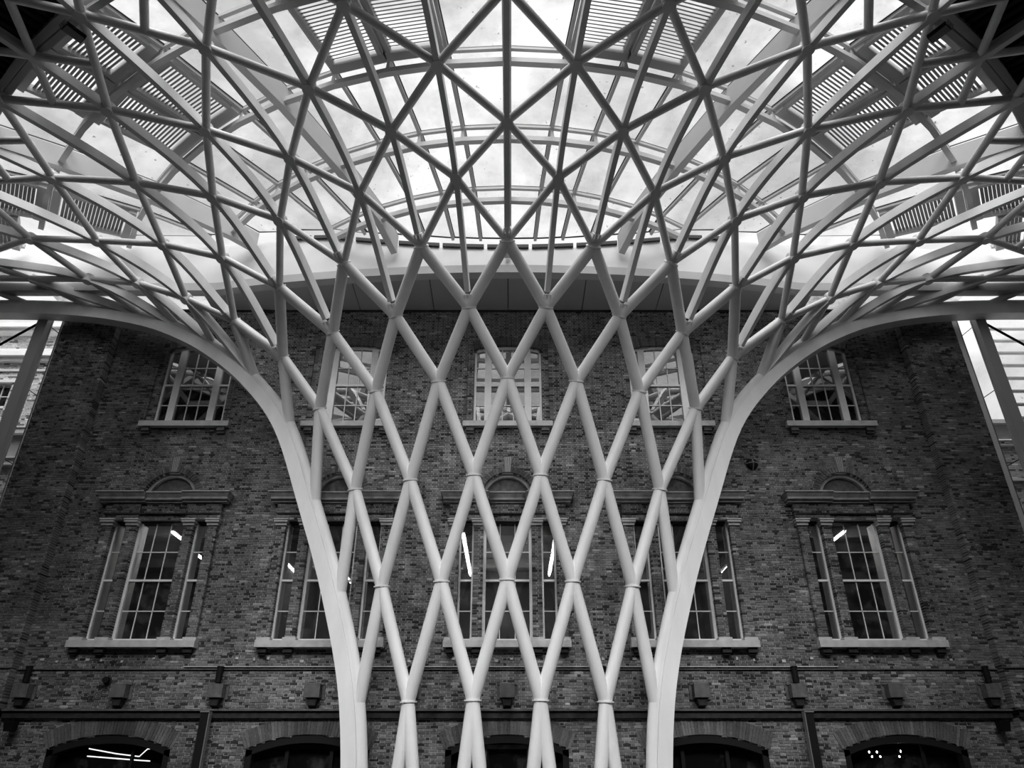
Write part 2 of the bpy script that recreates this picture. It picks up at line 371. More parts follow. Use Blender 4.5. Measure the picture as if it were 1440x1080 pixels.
# ---------------------------------------------------------------- first floor three-light windows
for i,c in enumerate(BAYS):
    W=empty('window_%d'%(i+6)); tag(W,kind='structure')
    y=YW+.15
    f=MB(); b=MB(); zs=[LO_S+.07,4.98,5.90,6.80,LO_H]
    for (x0,x1,n) in ((-1.52,-1.06,1),(-.76,.76,3),(1.06,1.52,1)):
        j=.085 if n==3 else .06
        f.box(c+x0,c+x0+j,y-.05,y+.12,LO_S+E,LO_H+E); f.box(c+x1-j,c+x1,y-.05,y+.12,LO_S+E,LO_H+E)
        f.box(c+x0+j,c+x1-j,y-.05,y+.12,LO_S+E,zs[0]+E)
        for z_ in (zs[1],zs[3]): barbox(b,c,x0+j,x1-j,y+.02,y+.06,z_-.013,z_+.013)
        barbox(b,c,x0+j,x1-j,y-.03,y+.07,zs[2]-.03,zs[2]+.03)
        for q in (x0+.01,x1-.03):
            g=MB(); g.box(c+q,c+q+.02,y+.13,y+.5,LO_S+E,LO_H+E); g.build('jamb_lining',M['wood'],W)
        if n==3:
            for x in (-.235,.235): barbox(b,c,x-.013,x+.013,y+.02,y+.06,zs[0],LO_H)
        for k in range(4):
            for q in range(n):
                wd=(x1-x0-2*j)/n; pane(W,M['glass_low'],c+x0+j+wd*(q+.5),y+.04+RNG.uniform(-.002,.002),zs[k],wd,zs[k+1]-zs[k])
    f.build('frame',M['wood'],W); b.build('glazing_bar',M['wood'],W)
    s=MB(); s.box(c-1.88,c+1.88,YW-.26,YW+.25,LO_S-.22+E,LO_S-.03+E)
    s.build('sill',M['stone'],W)
    for x in (-1.67,-.91,.91,1.67):
        s=MB(); s.box(c+x-.2,c+x+.2,YW-.19,YW+.1,LO_S-.03+E,LO_S+.07+E); s.build('pilaster_base',M['stone'],W)
        s=MB(); s.box(c+x-.18,c+x+.18,YW-.17,YW+.2,LO_H-.16+E,LO_H-.07+E); s.box(c+x-.215,c+x+.215,YW-.235,YW+.2,LO_H-.07+E,LO_H+.0+E); s.box(c+x-.235,c+x+.235,YW-.26,YW+.2,LO_H+.0+E,LO_H+.035+E)
        s.build('capital',M['stone'],W)
        s=MB(); s.box(c+x-.13,c+x+.13,YW-.18,YW+.1,LO_S-.36+E,LO_S-.22+E); s.box(c+x-.10,c+x+.10,YW-.12,YW+.1,LO_S-.42+E,LO_S-.36+E); s.build('bracket',M['soot'],W)
    s=MB(); s.box(c-1.84,c+1.84,YW-.2,YW+.1,LO_H+.20+E,LO_H+.235+E); s.build('architrave',M['soot'],W)
    s=MB(); s.box(c-.74,c+.74,YW+.02,YW+.34,LO_H-.03+E,LO_H+.04+E)
    for s_ in (-1,1):
        a0,a1=sorted((s_*1.06,s_*1.52)); s.box(c+a0,c+a1,YW+.02,YW+.34,LO_H-.03+E,LO_H+.04+E)
    s.build('lintel',M['soot'],W)
    for (x0,x1,dy) in ((-2.02,-.60,.10),(-.58,.58,0),(.60,2.02,.10)):
        s=MB()
        for (d0,d1,z0,z1,e0,e1) in ((.16,.16,8.32,8.39,0,0),(.27,.27,8.39,8.455,.04,.04),(.25,.37,8.455,8.585,.04,.10),(.40,.40,8.585,8.62,.12,.12)):
            a0=c+x0-(e0 if x0<-1 else 0); a1=c+x1+(e0 if x1>1 else 0); b0=c+x0-(e1 if x0<-1 else 0); b1=c+x1+(e1 if x1>1 else 0)
            s.quadbox([(a0,YW-d0-dy,z0+E),(a1,YW-d0-dy,z0+E),(b1,YW-d1-dy,z1+E),(b0,YW-d1-dy,z1+E),(a0,YW+.1,z0+E),(a1,YW+.1,z0+E),(b1,YW+.1,z1+E),(b0,YW+.1,z1+E)])
        s.build('cornice',M['stone_mid'],W)
    # lunette above
    P=[(c+(LUN_R-.07)*math.cos(t),YW+.2,LUN_Z+(LUN_R-.07)*math.sin(t)+E) for t in [math.pi*k/20 for k in range(21)]]
    s=MB(); s.sweep(P,[(0,1,0)]*21,[(math.cos(math.pi*k/20),0,math.sin(math.pi*k/20)) for k in range(21)],.14,.055,.07)
    s.build('lunette_frame',M['stone_mid'],W)
    s=MB(); b0=len(s.v); s.v+=[(c+LUN_R*math.cos(math.pi*k/20),YW+.26,LUN_Z+LUN_R*math.sin(math.pi*k/20)+E) for k in range(21)]; s.f.append(tuple(range(21))); s.t.append(0)
    s.box(c-LUN_R,c+LUN_R,YW+.16,YW+.27,LUN_Z+.0+E,LUN_Z+.12+E)
    s.build('lunette_panel',M['tile'],W)
    voussoirs(c,LUN_Z,LUN_R,LUN_R+.19,math.pi,0,30,YW-.025,YW+.2,'voussoir_ring',M['rubbed'],W)
    for k in range(5):                       # tapered keystone of five tiles
        u0=-.5+k/5+.045; u1=-.5+(k+1)/5-.045
        w0,w1=.21,.30; za,zb=LUN_Z+LUN_R-.01,LUN_Z+LUN_R+.53
        s=MB(); s.quadbox([(c+u0*w0,YW-.06,za+E),(c+u1*w0,YW-.06,za+E),(c+u1*w1,YW-.06,zb+E),(c+u0*w1,YW-.06,zb+E),
                   (c+u0*w0,YW+.05,za+E),(c+u1*w0,YW+.05,za+E),(c+u1*w1,YW+.05,zb+E),(c+u0*w1,YW+.05,zb+E)]); s.build('keystone_tile',M['tile'],W)
    s=MB(); w0,w1=.20,.29; s.quadbox([(c-.5*w0,YW-.052,za+E),(c+.5*w0,YW-.052,za+E),(c+.5*w1,YW-.052,zb+E),(c-.5*w1,YW-.052,zb+E),(c-.5*w0,YW+.05,za+E),(c+.5*w0,YW+.05,za+E),(c+.5*w1,YW+.05,zb+E),(c-.5*w1,YW+.05,zb+E)]); s.build('keystone_joint',M['pale_mortar'],W)
# ---------------------------------------------------------------- ground floor arched shop windows
for i,c in enumerate(BAYS):
    W=empty('window_%d'%(i+11)); tag(W,kind='structure')
    pts,R,zc,a=arcpts(GR_W,GR_R,GR_Z,16)
    f=MB(); y=YW-.02
    f.box(c-GR_W,c-GR_W+.17,y,y+.3,0,GR_Z+E-.02); f.box(c+GR_W-.17,c+GR_W,y,y+.3,0,GR_Z+E-.02)
    P=[(c+px,y+.15,pz-.1+E) for px,pz in pts]; f.sweep(P,[(0,1,0)]*len(P),[(0,0,1)]*len(P),.3,.1,.10)
    f.build('frame',M['blackwood'],W)
    b=MB()
    if i in (1,2,3):
        for x in (-.62,.62): b.box(c+x-.05,c+x+.05,y+.2,y+.3,0,GR_Z+.2+E)
        b.box(c-GR_W+.17,c+GR_W-.17,y+.18,y+.3,GR_Z+.02+E,GR_Z+.12+E)
    else: b.box(c+.55,c+.62,y+.2,y+.3,0,GR_Z+.3+E)
    b.build('mullion',M['blackwood'] if i!=2 else M['stone_dark'],W)
    pane(W,M['glass_shop'],c,y+.33,-1.6,2*GR_W,1.6+GR_Z+GR_R)
    voussoirs(c,zc,R+.01,R+.46,math.pi/2+a*1.02,math.pi/2-a*1.02,42,YW-.052,YW+.1,'voussoir_course',M['rubbed'],W)

# ================================================================ rooms behind the windows
def room(n,z0,z1,m,mc):
    b=MB(); b.box(-16.2,16.2,YW+.5,YW+9.5,z0-.1+E,z0+E); b.box(-16.2,16.2,YW+9.3,YW+9.5,z0+E,z1+E)
    b.box(-16.2,-16,YW+.5,YW+9.3,z0+E,z1+E); b.box(16,16.2,YW+.5,YW+9.3,z0+E,z1+E)
    for x in (-8.3,-2.75,2.75,8.3): b.box(x-.1,x+.1,YW+2.5,YW+9.3,z0+E,z1+E)
    w_=b.build('wall_interior_%d'%n,m); tag(w_,kind='structure')
    b=MB(); b.box(-16.2,16.2,YW+.5,YW+9.5,z1+E,z1+.1+E); b.build('room_ceiling',mc,w_)
    b=MB()
    for k in range(4): b.box(-16,16,YW+1.6+k*2,YW+1.85+k*2,z1-.35+E,z1+E)
    b.build('ceiling_beam',mc,w_)
    return w_
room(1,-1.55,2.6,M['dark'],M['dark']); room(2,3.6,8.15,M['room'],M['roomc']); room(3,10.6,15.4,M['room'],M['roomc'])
def batten(x,y0,y1,z,label):
    t=empty('batten_lamp',(x,(y0+y1)/2,z+E)); tag(t,label,'lamp','strip lamps in the first floor rooms')
    L=(y1-y0)/2
    b=MB(); b.box(-.07,.07,-L,L,.02,.07); b.build('housing',M['kerb'],t)
    b=MB(); b.tube([(0,-L+.03,-.02),(0,L-.03,-.02)],.022,8); b.build('tube',M['lamp'],t,smooth=True)
    for q in (-.7,.7):
        b=MB(); b.tube([(0,L*q,.07),(0,L*q,.5)],.01,6); b.build('hanger',M['iron'],t)
for x,a,b_,l in ((-10.95,23.6,24.75,'lit strip lamp behind the middle light of the leftmost first floor window'),
   (-11.1,26.2,27.2,'lit strip lamp deep behind the right light of the leftmost first floor window'),
   (-8.2,27.1,28.8,'lit strip lamp behind the left light of the second first floor window'),
   (-6.35,28.4,30.2,'lit strip lamp behind the right light of the second first floor window'),
   (-1.47,23.8,29.1,'long lit strip lamp in the left light of the central first floor window'),
   (1.6,23.8,29.1,'long lit strip lamp in the right light of the central first floor window'),
   (6.4,28.6,30.0,'lit strip lamp behind the left light of the fourth first floor window'),
   (8.22,27.7,29.3,'lit strip lamp behind the right light of the fourth first floor window'),
   (10.98,23.55,24.95,'lit strip lamp behind the middle light of the rightmost first floor window')):
    batten(x,a,b_,7.62,l)
# cove light lines and pin lamps inside the shop windows
def cove(pts,label):
    b=MB(); b.tube([(x,y,z+E) for x,y,z in pts],.016,6); o=b.build('cove_light',M['glow'],smooth=True); tag(o,label,'light','cove lights in the leftmost shop window')
cove([(-12.4,24.6,1.30),(-11.6,24.7,1.17),(-10.95,24.8,1.10),(-10.75,24.8,1.3),(-10.6,24.8,1.32)],'upper bent light line inside the leftmost arched shop window')
cove([(-12.4,24.6,1.10),(-10.95,24.8,1.0),(-10.6,24.8,.98)],'lower straight light line inside the leftmost arched shop window')
for k,(x,z,wh) in enumerate(((9.62,1.05,'alone at the far left'),(10.62,1.2,'at the upper left of the middle four'),(10.85,1.2,'at the upper right of the middle four'),(10.92,1.08,'at the lower right of the middle four'),(10.68,1.08,'at the lower left of the middle four'),(11.55,1.22,'upper one of the right pair'),(11.48,1.08,'lower one of the right pair'))):
    t=empty('pin_lamp',(x,24.4,z+E))
    tag(t,'tiny pin lamp in the rightmost shop window, '+wh,'lamp','pin lamps in the rightmost shop window')
    b=MB(); b.tube([(0,0,-.025),(0,0,0),(0,0,.025)],.02,8,rs=[.012,.022,.012]); b.build('bulb',M['lamp'],t,smooth=True)
    b=MB(); b.tube([(0,0,.025),(0,0,2.55-z)],.004,5); b.build('cord',M['black'],t)

# ================================================================ fittings on the wall
WHERE={-5:'at the far left end',-4:'under the leftmost sill',-3:'above the left downpipe',-2:'under the second window from the left',-1:'left of centre, behind the lattice',0:'below the central sill',1:'right of centre, behind the lattice',2:'under the fourth window from the left',3:'above the right downpipe',4:'under the rightmost sill',5:'at the far right end'}
for n in range(-5,6):
    x=n*2.755; t=empty('stone_corbel',(x,YW-.04,2.5+E)); tag(t,'dark square stone corbel on the brick wall, '+WHERE[n],'corbel','stone corbels along the brick wall')
    b=MB(); b.box(-.21,.21,-.3,.02,0,.36); b.build('block',M['stone_dark'] if n%2==0 else M['tile'],t)
    b=MB(); b.quadbox([(-.10,-.22,-.2),(.10,-.22,-.2),(.15,-.24,0),(-.15,-.24,0),(-.10,.02,-.26),(.10,.02,-.26),(.15,.02,0),(-.15,.02,0)]); b.build('bracket',M['soot'],t)
    b=MB(); b.box(-.27,.27,-.06,.02,.36,.40); b.box(-.30,-.22,-.03,.02,-.03,.36); b.box(.22,.30,-.03,.02,-.03,.36); b.build('surround',M['stone_dark'],t)
    if n in (-5,-3,-1,1,3,5):
        f=empty('wall_uplight',(x,YW-.2,2.9+E)); tag(f,'black tubular uplight standing on the corbel '+WHERE[n],'light','uplights on the corbels')
        b=MB(); b.tube([(0,0,0),(0,0,.42)],.09,12); b.build('body',M['black'],f,smooth=True)
        b=MB(); b.tube([(0,0,.42),(0,0,.44)],.1,12); b.build('rim',M['black'],f,smooth=True)
        b=MB(); b.box(-.03,.03,.02,.16,.1,.2); b.build('bracket',M['iron'],f)
for s,l in ((-1,'left'),(1,'right')):
    t=empty('downpipe',(s*8.38,YW-.37,0)); tag(t,'black square downpipe with a pale edge on the brick wall, on the %s side'%l,'pipe','downpipes below the corbels')
    b=MB(); b.box(-.11,.11,-.1,.1,0,2.10+E); b.build('pipe',M['black'],t)
    b=MB(); b.box(*( (.112,.135) if s<0 else (-.135,-.112) ),-.1,.1,0,2.10+E); b.build('edge_strip',M['iron'],t)
    b=MB(); b.box(-.13,.13,-.12,.12,2.10+E,2.13+E); b.build('cap',M['iron'],t)
    b=MB()
    for k in range(5): b.tube([(-.08+.04*k,0,2.13+E),(-.10+.05*k,0,2.21+E)],.008,5)
    b.build('wire_guard',M['iron'],t)
    t=empty('wall_spotlight',(s*13.75,YW-.3,1.75+E)); tag(t,'small black box spotlight under the string course near the %s end of the wall'%l,'light','box spotlights below the string course')
    b=MB(); b.quadbox([(-.12,-.1,-.12),(.12,-.1,-.12),(.15,-.16,.14),(-.15,-.16,.14),(-.12,.1,-.12),(.12,.1,-.12),(.15,.1,.14),(-.15,.1,.14)]); b.build('body',M['black'],t)
    b=MB(); b.box(-.04,.04,.1,.27,-.02,.06); b.build('bracket',M['black'],t)
t=empty('wall_vent',(8.11,YW-.02,9.72+E)); tag(t,'round black domed vent with a cross bar on the brick wall','vent')
b=MB()
for i in range(7):
    pass
prof=[(math.cos(a)*.20,math.sin(a)*.16) for a in [math.pi/2*k/6 for k in range(7)]]
b.tube([(0,-d,0) for r,d in prof],.2,16,rs=[max(r,.004) for r,d in prof]); b.build('dome',M['black'],t,smooth=True)
b=MB(); b.tube([(-.21,-.02,.0),(-.12,-.13,0),(0,-.18,0),(.12,-.13,0),(.21,-.02,0)],.018,6); b.tube([(0,-.02,.21),(0,-.13,.12),(0,-.18,0),(0,-.13,-.12),(0,-.02,-.21)],.018,6); b.build('cross_bar',M['iron'],t)
t=empty('pipe_stub',(-11.5,YW-.04,2.98+E)); tag(t,'short round black pipe end sticking out of the brick wall','pipe')
b=MB(); b.tube([(0,.05,0),(0,-.18,0)],.09,14); b.build('pipe',M['black'],t,smooth=True)
b=MB(); b.tube([(0,-.01,0),(0,-.04,0)],.12,14); b.build('flange',M['soot'],t,smooth=True)

# ================================================================ the diagrid funnel
DA=30.0; DEL=math.radians(11.87); YE=22.2
RR=[8.68,9.02,9.50,10.27,11.33,12.62,14.17,15.59,17.25,19.10,21.14,22.3]
ZZ=[2.28,5.37,8.34,11.18,13.08,14.54,15.62,16.25,16.60,16.81,16.88,16.9]
OV={(0,2.5):(-4.07,YE,2.31),(1,3):(-4.92,YE,5.30),(2,3.5):(-6.02,YE,8.13),(3,4):(-7.21,YE,10.83),(4,4.5):(-8.66,YE,12.61),
    (5,5):(-10.24,YE,13.87),(6,5.5):(-11.67,YE,14.64),(7,6):(-13.0,YE,15.10),(8,6.5):(-14.9,YE,15.45),(9,7):(-17.24,YE,15.60),(10,7.5):(-20.2,YE,15.55),
    (3,3):(-6.12,21.65,11.10),(4,3.5):(-7.57,21.55,12.99),(5,4):(-9.43,21.49,14.41),(5,3):(-7.42,19.72,14.53),
    (6,4.5):(-11.2,21.3,15.24),(7,5):(-13.1,21.4,15.98),(8,5.5):(-14.85,21.3,16.08),(9,6):(-17.05,21.5,16.25),(9,5):(-16.5,20.11,16.93),(10,6.5):(-19.6,21.5,16.3),
    (6,3.5):(-9.38,19.45,15.57),(7,4):(-11.49,19.51,16.18),(8,4.5):(-13.9,19.74,16.53)}
def node(k,j):
    s=-1 if j>=0 else 1; q=abs(j)
    if (k,q) in OV: x,y,z=OV[(k,q)]; return Vector((-s*x if s>0 else x,y,z+E)) if s<0 else Vector((-x,y,z+E))
    a=q*DEL; return Vector((s*RR[k]*math.sin(a),DA-RR[k]*math.cos(a),ZZ[k]+E))
def edge(k): return 2.5+.5*k
fun=empty('diagrid_funnel',(0,YE,0)); tag(fun,'white steel diagrid funnel of crossing tubes rising and flaring into the roof','canopy')
def fpart(b,name,m,smooth=False):
    o=b.build(name,m,fun,smooth); o.location=-fun.location; return o
def rad(k): return .178 if k<5 else .115
NS=14
def tube_part(p,q,r,m):
    b=MB(); d=(q-p); b.tube([p,p+d*.5,q],r,NS); fpart(b,'tube',m,True)
def js(k):
    e=edge(k); n=int(round(2*e)); return [-e+i for i in range(n+1)]
for j in js(0):                                  # feet
    p=node(0,j)
    if abs(j)==2.5: continue
    for s in (-.28,.28):
        a=abs(j+s)*DEL; q=Vector((-math.copysign(1,j+s)*8.52*math.sin(a),DA-8.52*math.cos(a),0.0)); tube_part(p,q,.178,M['paint'])
KMAX=10
for k in range(KMAX):
    up=js(k+1)
    m=M['paint'] if k<5 else M['paint_up']
    for j in js(k):
        for s in (-.5,.5):
            if abs(j+s)>edge(k+1)+.01: continue
            if abs(j)==edge(k) and abs(j+s)==edge(k+1): continue    # that one is the edge tube
            tube_part(node(k,j),node(k+1,j+s),rad(k),m)
# denser outer ring: whole-numbered nodes tie into the mid points of the last tubes
ring10=[h/2 for h in range(-9,10)]
for j in range(-5,6):
    q=node(10,j)
    for s in (-.5,.5): tube_part(q,(node(9,j)+node(10,j+s))/2,.11,M['paint_up'])
for h in range(-9,9):
    jm=h/2+.25
    for j in (h/2,h/2+.5): tube_part(node(10,j),node(11,jm),.11,M['paint_up'])
# edge: tube plus box girder in one plane, both sides
def catmull(P,n):
    o=[]; Q=[P[0]*2-P[1]]+P+[P[-1]*2-P[-2]]
    for i in range(1,len(Q)-2):
        for t in range(n):
            u=t/n; a,b,c,d=Q[i-1],Q[i],Q[i+1],Q[i+2]
            o.append(.5*((2*b)+(c-a)*u+(2*a-5*b+4*c-d)*u*u+(3*b-a-3*c+d)*u**3))
    o.append(P[-1]); return o
for s in (1,-1):
    P=[Vector((s*-3.62,YE,0))]+[node(k,s*edge(k)) for k in range(0,11)]+[Vector((s*-24.5,YE,15.1+E)),Vector((s*-30,YE,13.2+E))]
    L=catmull(P,6)
    b=MB(); b.tube(L,.178,16); fpart(b,'edge_tube',M['paint'],True)
    sd=[];up=[];LL=[]
    for i,p in enumerate(L):
        d=(L[min(i+1,len(L)-1)]-L[max(i-1,0)]).normalized(); n_=Vector((d.z,0,-d.x))*(-s)   # outward / below
        if n_.x*s>0 and n_.z>0.2: n_=-n_
        up.append(n_); sd.append((0,1,0)); LL.append(p+n_*.14)
    b=MB(); b.sweep(LL,sd,up,.46,.04,.36); fpart(b,'edge_girder',M['paint'])
# weld plates low down, hubs higher up
for k in range(0,6):
    for j in js(k):
        if abs(j)==edge(k): continue
        p=node(k,j); u=(node(k+1,j+.5)+node(k+1,j-.5)-2*p).normalized(); t=(node(k,j+.2)-p) if False else Vector((math.cos(j*DEL),-math.sin(-j*DEL),0)).normalized()
        t=(t-u*t.dot(u)).normalized(); v=u.cross(t)
        b=MB(); n=18; bb=len(b.v)
        for e_ in (-.018,.018):
            for q in range(n):
                g=2*math.pi*q/n; b.v.append(tuple(p+u*e_+t*math.cos(g)*.235+v*math.sin(g)*.205))
        for q in range(n): b.f.append((q,(q+1)%n,n+(q+1)%n,n+q))
        b.f.append(tuple(reversed(range(n)))); b.f.append(tuple(range(n,2*n))); b.t=[0]*len(b.f)
        fpart(b,'weld_plate',M['paint'])
def normal_at(k,j):
    p=node(k,j); q=node(min(k+1,11),j) if abs(j)<=edge(k) else p
    rad_=Vector((-math.sin(j*DEL),-math.cos(j*DEL),0)); k0=max(k-1,0); k1=min(k+1,11)
    tz=Vector((RR[k1]-RR[k0],ZZ[k1]-ZZ[k0])).normalized()
    return (rad_*(-tz.y)+Vector((0,0,1))*tz.x).normalized()       # towards the roof
for k in range(6,11):
    for j in js(k):
        if abs(j)==edge(k) or abs(j)>5.6: continue
        p=node(k,j); n_=normal_at(k,j); b=MB(); b.tube([p-n_*.15,p+n_*.15],.165,14); fpart(b,'node_hub',M['paint_up'],True)
# radial box ribs running node to node behind the tubes
for h in range(-13,14):
    j=h/2; k0=4 if (h%2) else 5
    while edge(k0)<abs(j)-.01: k0+=2
    ks=[k for k in range(k0,12,2)]
    if len(ks)<2: continue
    P=[];Nn=[]
    for k in ks:
        if k==11 or (k==10 and abs(j)>6): continue
        P.append(node(k,j)); Nn.append(normal_at(k,j))
    if len(P)<2: continue
    a=j*DEL
    if abs(j)<5.6:
        P.append(Vector((-24.3*math.sin(a),DA-24.3*math.cos(a),16.8+E))); Nn.append(Nn[-1])
    n=8; L=catmull(P,n); NL=[]
    for i in range(len(L)):
        u=i/n; q=min(int(u),len(Nn)-2); f=u-q; NL.append((Nn[q]*(1-f)+Nn[q+1]*f).normalized())
    T=[(L[min(i+1,len(L)-1)]-L[max(i-1,0)]).normalized() for i in range(len(L))]
    S=[T[i].cross(NL[i]).normalized() for i in range(len(L))]; U=[S[i].cross(T[i]).normalized() for i in range(len(L))]
    st=0
    if k0<=5 and abs(j)<edge(k0): st=1
    b=MB(); b.sweep(L[st:],S[st:],U[st:],.15,.13,.17); fpart(b,'rib',M['paint_up'])
    if st:                                           # pinned fork at the foot of the rib
        p=L[0]; b=MB()
        for q in (-.1,.1): b.sweep([p+S[0]*q+T[0]*.18,p+S[0]*q+T[0]*.42],[S[0]]*2,[U[0]]*2,.03,.13,.1)
        b.sweep([p+T[0]*.1,p+T[0]*.4],[S[0]]*2,[U[0]]*2,.08,.08,.06); fpart(b,'rib_fork',M['paint_up'])
# floodlight boxes clamped to the lattice
for s,l in ((-1,'left'),(1,'right')):
    p=Vector((s*10.72,11.95,16.66+E)); t=empty('floodlight',p); tag(t,'dark box floodlight clamped to the lattice in the upper %s corner'%l,'light','floodlights on the lattice')
    t.rotation_euler=(0,0,s*.6)
    b=MB(); b.box(-.13,.13,-.24,.24,-.11,.0); b.build('body',M['black'],t)
    b=MB(); b.box(-.11,.11,-.22,.22,-.125,-.11); b.build('lens',M['iron'],t)
    b=MB()
    for q in range(5): b.tube([(-.12+q*.06,-.24,-.1),(-.12+q*.06,-.31,-.0)],.015,6)
    b.build('clamp',M['iron'],t)

# ================================================================ glazed roof over the lattice
roof=empty('ceiling'); tag(roof,kind='structure')
RG=[8.6,9.3,11.06,13.5,16.3,19.05,21.05,24]; ZG=[17.0,17.4,18.2,18.45,18.42,18.1,17.72,17.3]
def zg(r): return float(np.interp(r,RG,ZG))+E
def kerbY(x): return min(20.7+.0094*x*x,21.75)
def rk(a):                         # radius at which the roof meets the kerb, for angle a
    lo,hi=5,60
    for _ in range(40):
        m=(lo+hi)/2; x=m*math.sin(a); y=DA-m*math.cos(a)
        if y>kerbY(x): lo=m
        else: hi=m
    return hi
def rp(r,a,z): return Vector((-r*math.sin(a),DA-r*math.cos(a),z))
RINGS=[11.06,13.5,16.3,19.05,21.05]
NB=14; BA=[i*DEL/2 for i in range(-NB,NB+1)]          # glazing bar angles; every fourth is a deep rafter
def radial(name,a,r0,r1,wd,d0,d1,m,step=.8,dz=0):
    rs=[r0]+[r for r in RINGS if r0+.05<r<r1-.05]+[r1]; rr=[]
    for p,q in zip(rs,rs[1:]):
        n=max(1,int((q-p)/step)); rr+=[p+(q-p)*i/n for i in range(n)]
    rr.append(r1)
    P=[rp(r,a,zg(r)+dz) for r in rr]; S=[(math.cos(a),-math.sin(a),0)]*len(P); U=[(0,0,1)]*len(P)
    b=MB(); b.sweep(P,S,U,wd,d0,d1); return b.build(name,m,roof)
for i,a in enumerate(BA):
    r0=rk(a)
    if r0>20.9: continue
    n=i-NB
    if n%4==0: radial('rafter',a,r0,23.0,.24,.86,-.1,M['roofsteel'])
    else: radial('glazing_bar',a,r0,21.1,.10,.12,.02,M['roofsteel'])
def seg_ring(name,r,i0,i1,wd,d0,d1,dz,m,trim=0.0):
    P=[];S=[]
    for i in range(i0,i1+1):
        a=BA[i]
        if i==i0: a+=trim/r
        if i==i1: a-=trim/r
        P.append(rp(r,a,zg(r)+dz)); S.append(Vector((-math.sin(a),-math.cos(a),0)))
    b=MB(); b.sweep(P,S,[(0,0,1)]*len(P),wd,d0,d1); return b.build(name,m,roof)
postb=None
for r in RINGS:
    am=math.acos(min(1,(DA-21.7)/r)) if r>8.3 else 0
    for i0 in range(-12,12,4):
        ii=[i for i in range(i0,i0+5) if rk(BA[i+NB])<r+.02]
        if len(ii)<2: continue
        seg_ring('glazing_bar',r,ii[0]+NB,ii[-1]+NB,.10,.12,.02,0,M['roofsteel'])
        seg_ring('purlin',r,ii[0]+NB,ii[-1]+NB,.17,.09,.09,-.62,M['roofsteel'],.115)
        for i in ii:
            if i%4==0: continue
            p=rp(r,BA[i+NB],zg(r))
            if postb is None:
                b=MB(); b.quadbox([(-.07,-.02,-.56),(.07,-.02,-.56),(.03,-.02,-.1),(-.03,-.02,-.1),(-.07,.02,-.56),(.07,.02,-.56),(.03,.02,-.1),(-.03,.02,-.1)]); o=b.build('post',M['roofsteel'],roof); postb=o.data
            else: o=link('post',postb,roof)
            o.location=p; o.rotation_euler=(0,0,-BA[i+NB])
# panes and louvred panels, cell by cell
pm=MB()
def quadpane(P):
    b=MB(); Q=[tuple(p) for p in P]; b.quadbox(Q+[(x,y,z+.02) for x,y,z in Q]); o=b.build('pane',M['roofglass'],roof)
    b=MB(); c=(P[0]+P[1]+P[2]+P[3])/4; dz=Vector((0,0,-.015))
    for i in range(4):
        p,q=P[i],P[(i+1)%4]; pi=p+(c-p).normalized()*.06; qi=q+(c-q).normalized()*.06
        b.quadbox([tuple(p+dz),tuple(q+dz),tuple(qi+dz),tuple(pi+dz),tuple(p+dz*.2),tuple(q+dz*.2),tuple(qi+dz*.2),tuple(pi+dz*.2)])
    b.build('gasket',M['gasket'],o)
    return o
SLAT={}
for i in range(2*NB):
    a0,a1=BA[i],BA[i+1]; n=i-NB
    if n<-12 or n>=12: continue
    rk0,rk1=rk(a0),rk(a1); k=n%4
    prev0,prev1=rk0,rk1
    for ri,r in enumerate(RINGS):
        if r<=max(rk0,rk1)+.05: continue
        lou=ri>=3 and k in (1,2)
        if not lou:
            w0=.055/r
            quadpane([rp(prev0,a0+w0,zg(prev0)),rp(prev0 if prev0==prev1 else prev1,a1-w0,zg(prev1)),rp(r,a1-w0,zg(r)),rp(r,a0+w0,zg(r))])
        else:
            pn=empty('louvre_panel'); pn.parent=roof
            am=(a0+a1)/2; ra=max(prev0,prev1)
            b=MB()
            for aa,sg in ((a0,1),(a1,-1)):
                aa2=aa+sg*.13/ra; P=[rp(ra+.1,aa2,zg(ra+.1)-.12),rp(r-.1,aa2,zg(r-.1)-.12)]
                b.sweep(P,[(math.cos(am),-math.sin(am),0)]*2,[(0,0,1)]*2,.12,.14,.1)
            for rr in (ra+.22,r-.22):
                P=[rp(rr,a0+.03/rr,zg(rr)-.12),rp(rr,a1-.03/rr,zg(rr)-.12)]
                b.sweep(P,[(math.sin(am),math.cos(am),0)]*2,[(0,0,1)]*2,.26,.16,.1)
            b.build('louvre_frame',M['louvre_frame'],pn)
            rr=ra+.46; 
            while rr<r-.42:
                h=rr*math.tan((a1-a0)/2)-.16
                key=round(rr,3)
                if key not in SLAT:
                    b=MB(); b.quadbox([(-h,-.045,-.04),(h,-.045,-.04),(h,-.035,-.03),(-h,-.035,-.03),(-h,.035,.03),(h,.035,.03),(h,.045,.04),(-h,.045,.04)])
                    o=b.build('slat',M['louvre'],pn); SLAT[key]=o.data
                else: o=link('slat',SLAT[key],pn)
                o.location=rp(rr*math.cos((a1-a0)/2),am,zg(rr)-.1); o.rotation_euler=(0,0,-am)
                rr+=.115
            if n<0: pass
        prev0=prev1=r
for (x,y,z) in FILL_LIGHTS:          # invented housings for the added fill lights, unseen
    p=Vector((x,y,z+E)); d=(Vector((x*.45,22,2.0+E))-p).normalized()
    b=MB(); b.tube([p-d*.5,p-d*.03],.66,16,rs=[.5,.66]); b.tube([p-d*.5,Vector((x,y,17.2+E))],.03,6); o=b.build('fill_housing',M['black'],roof,True)
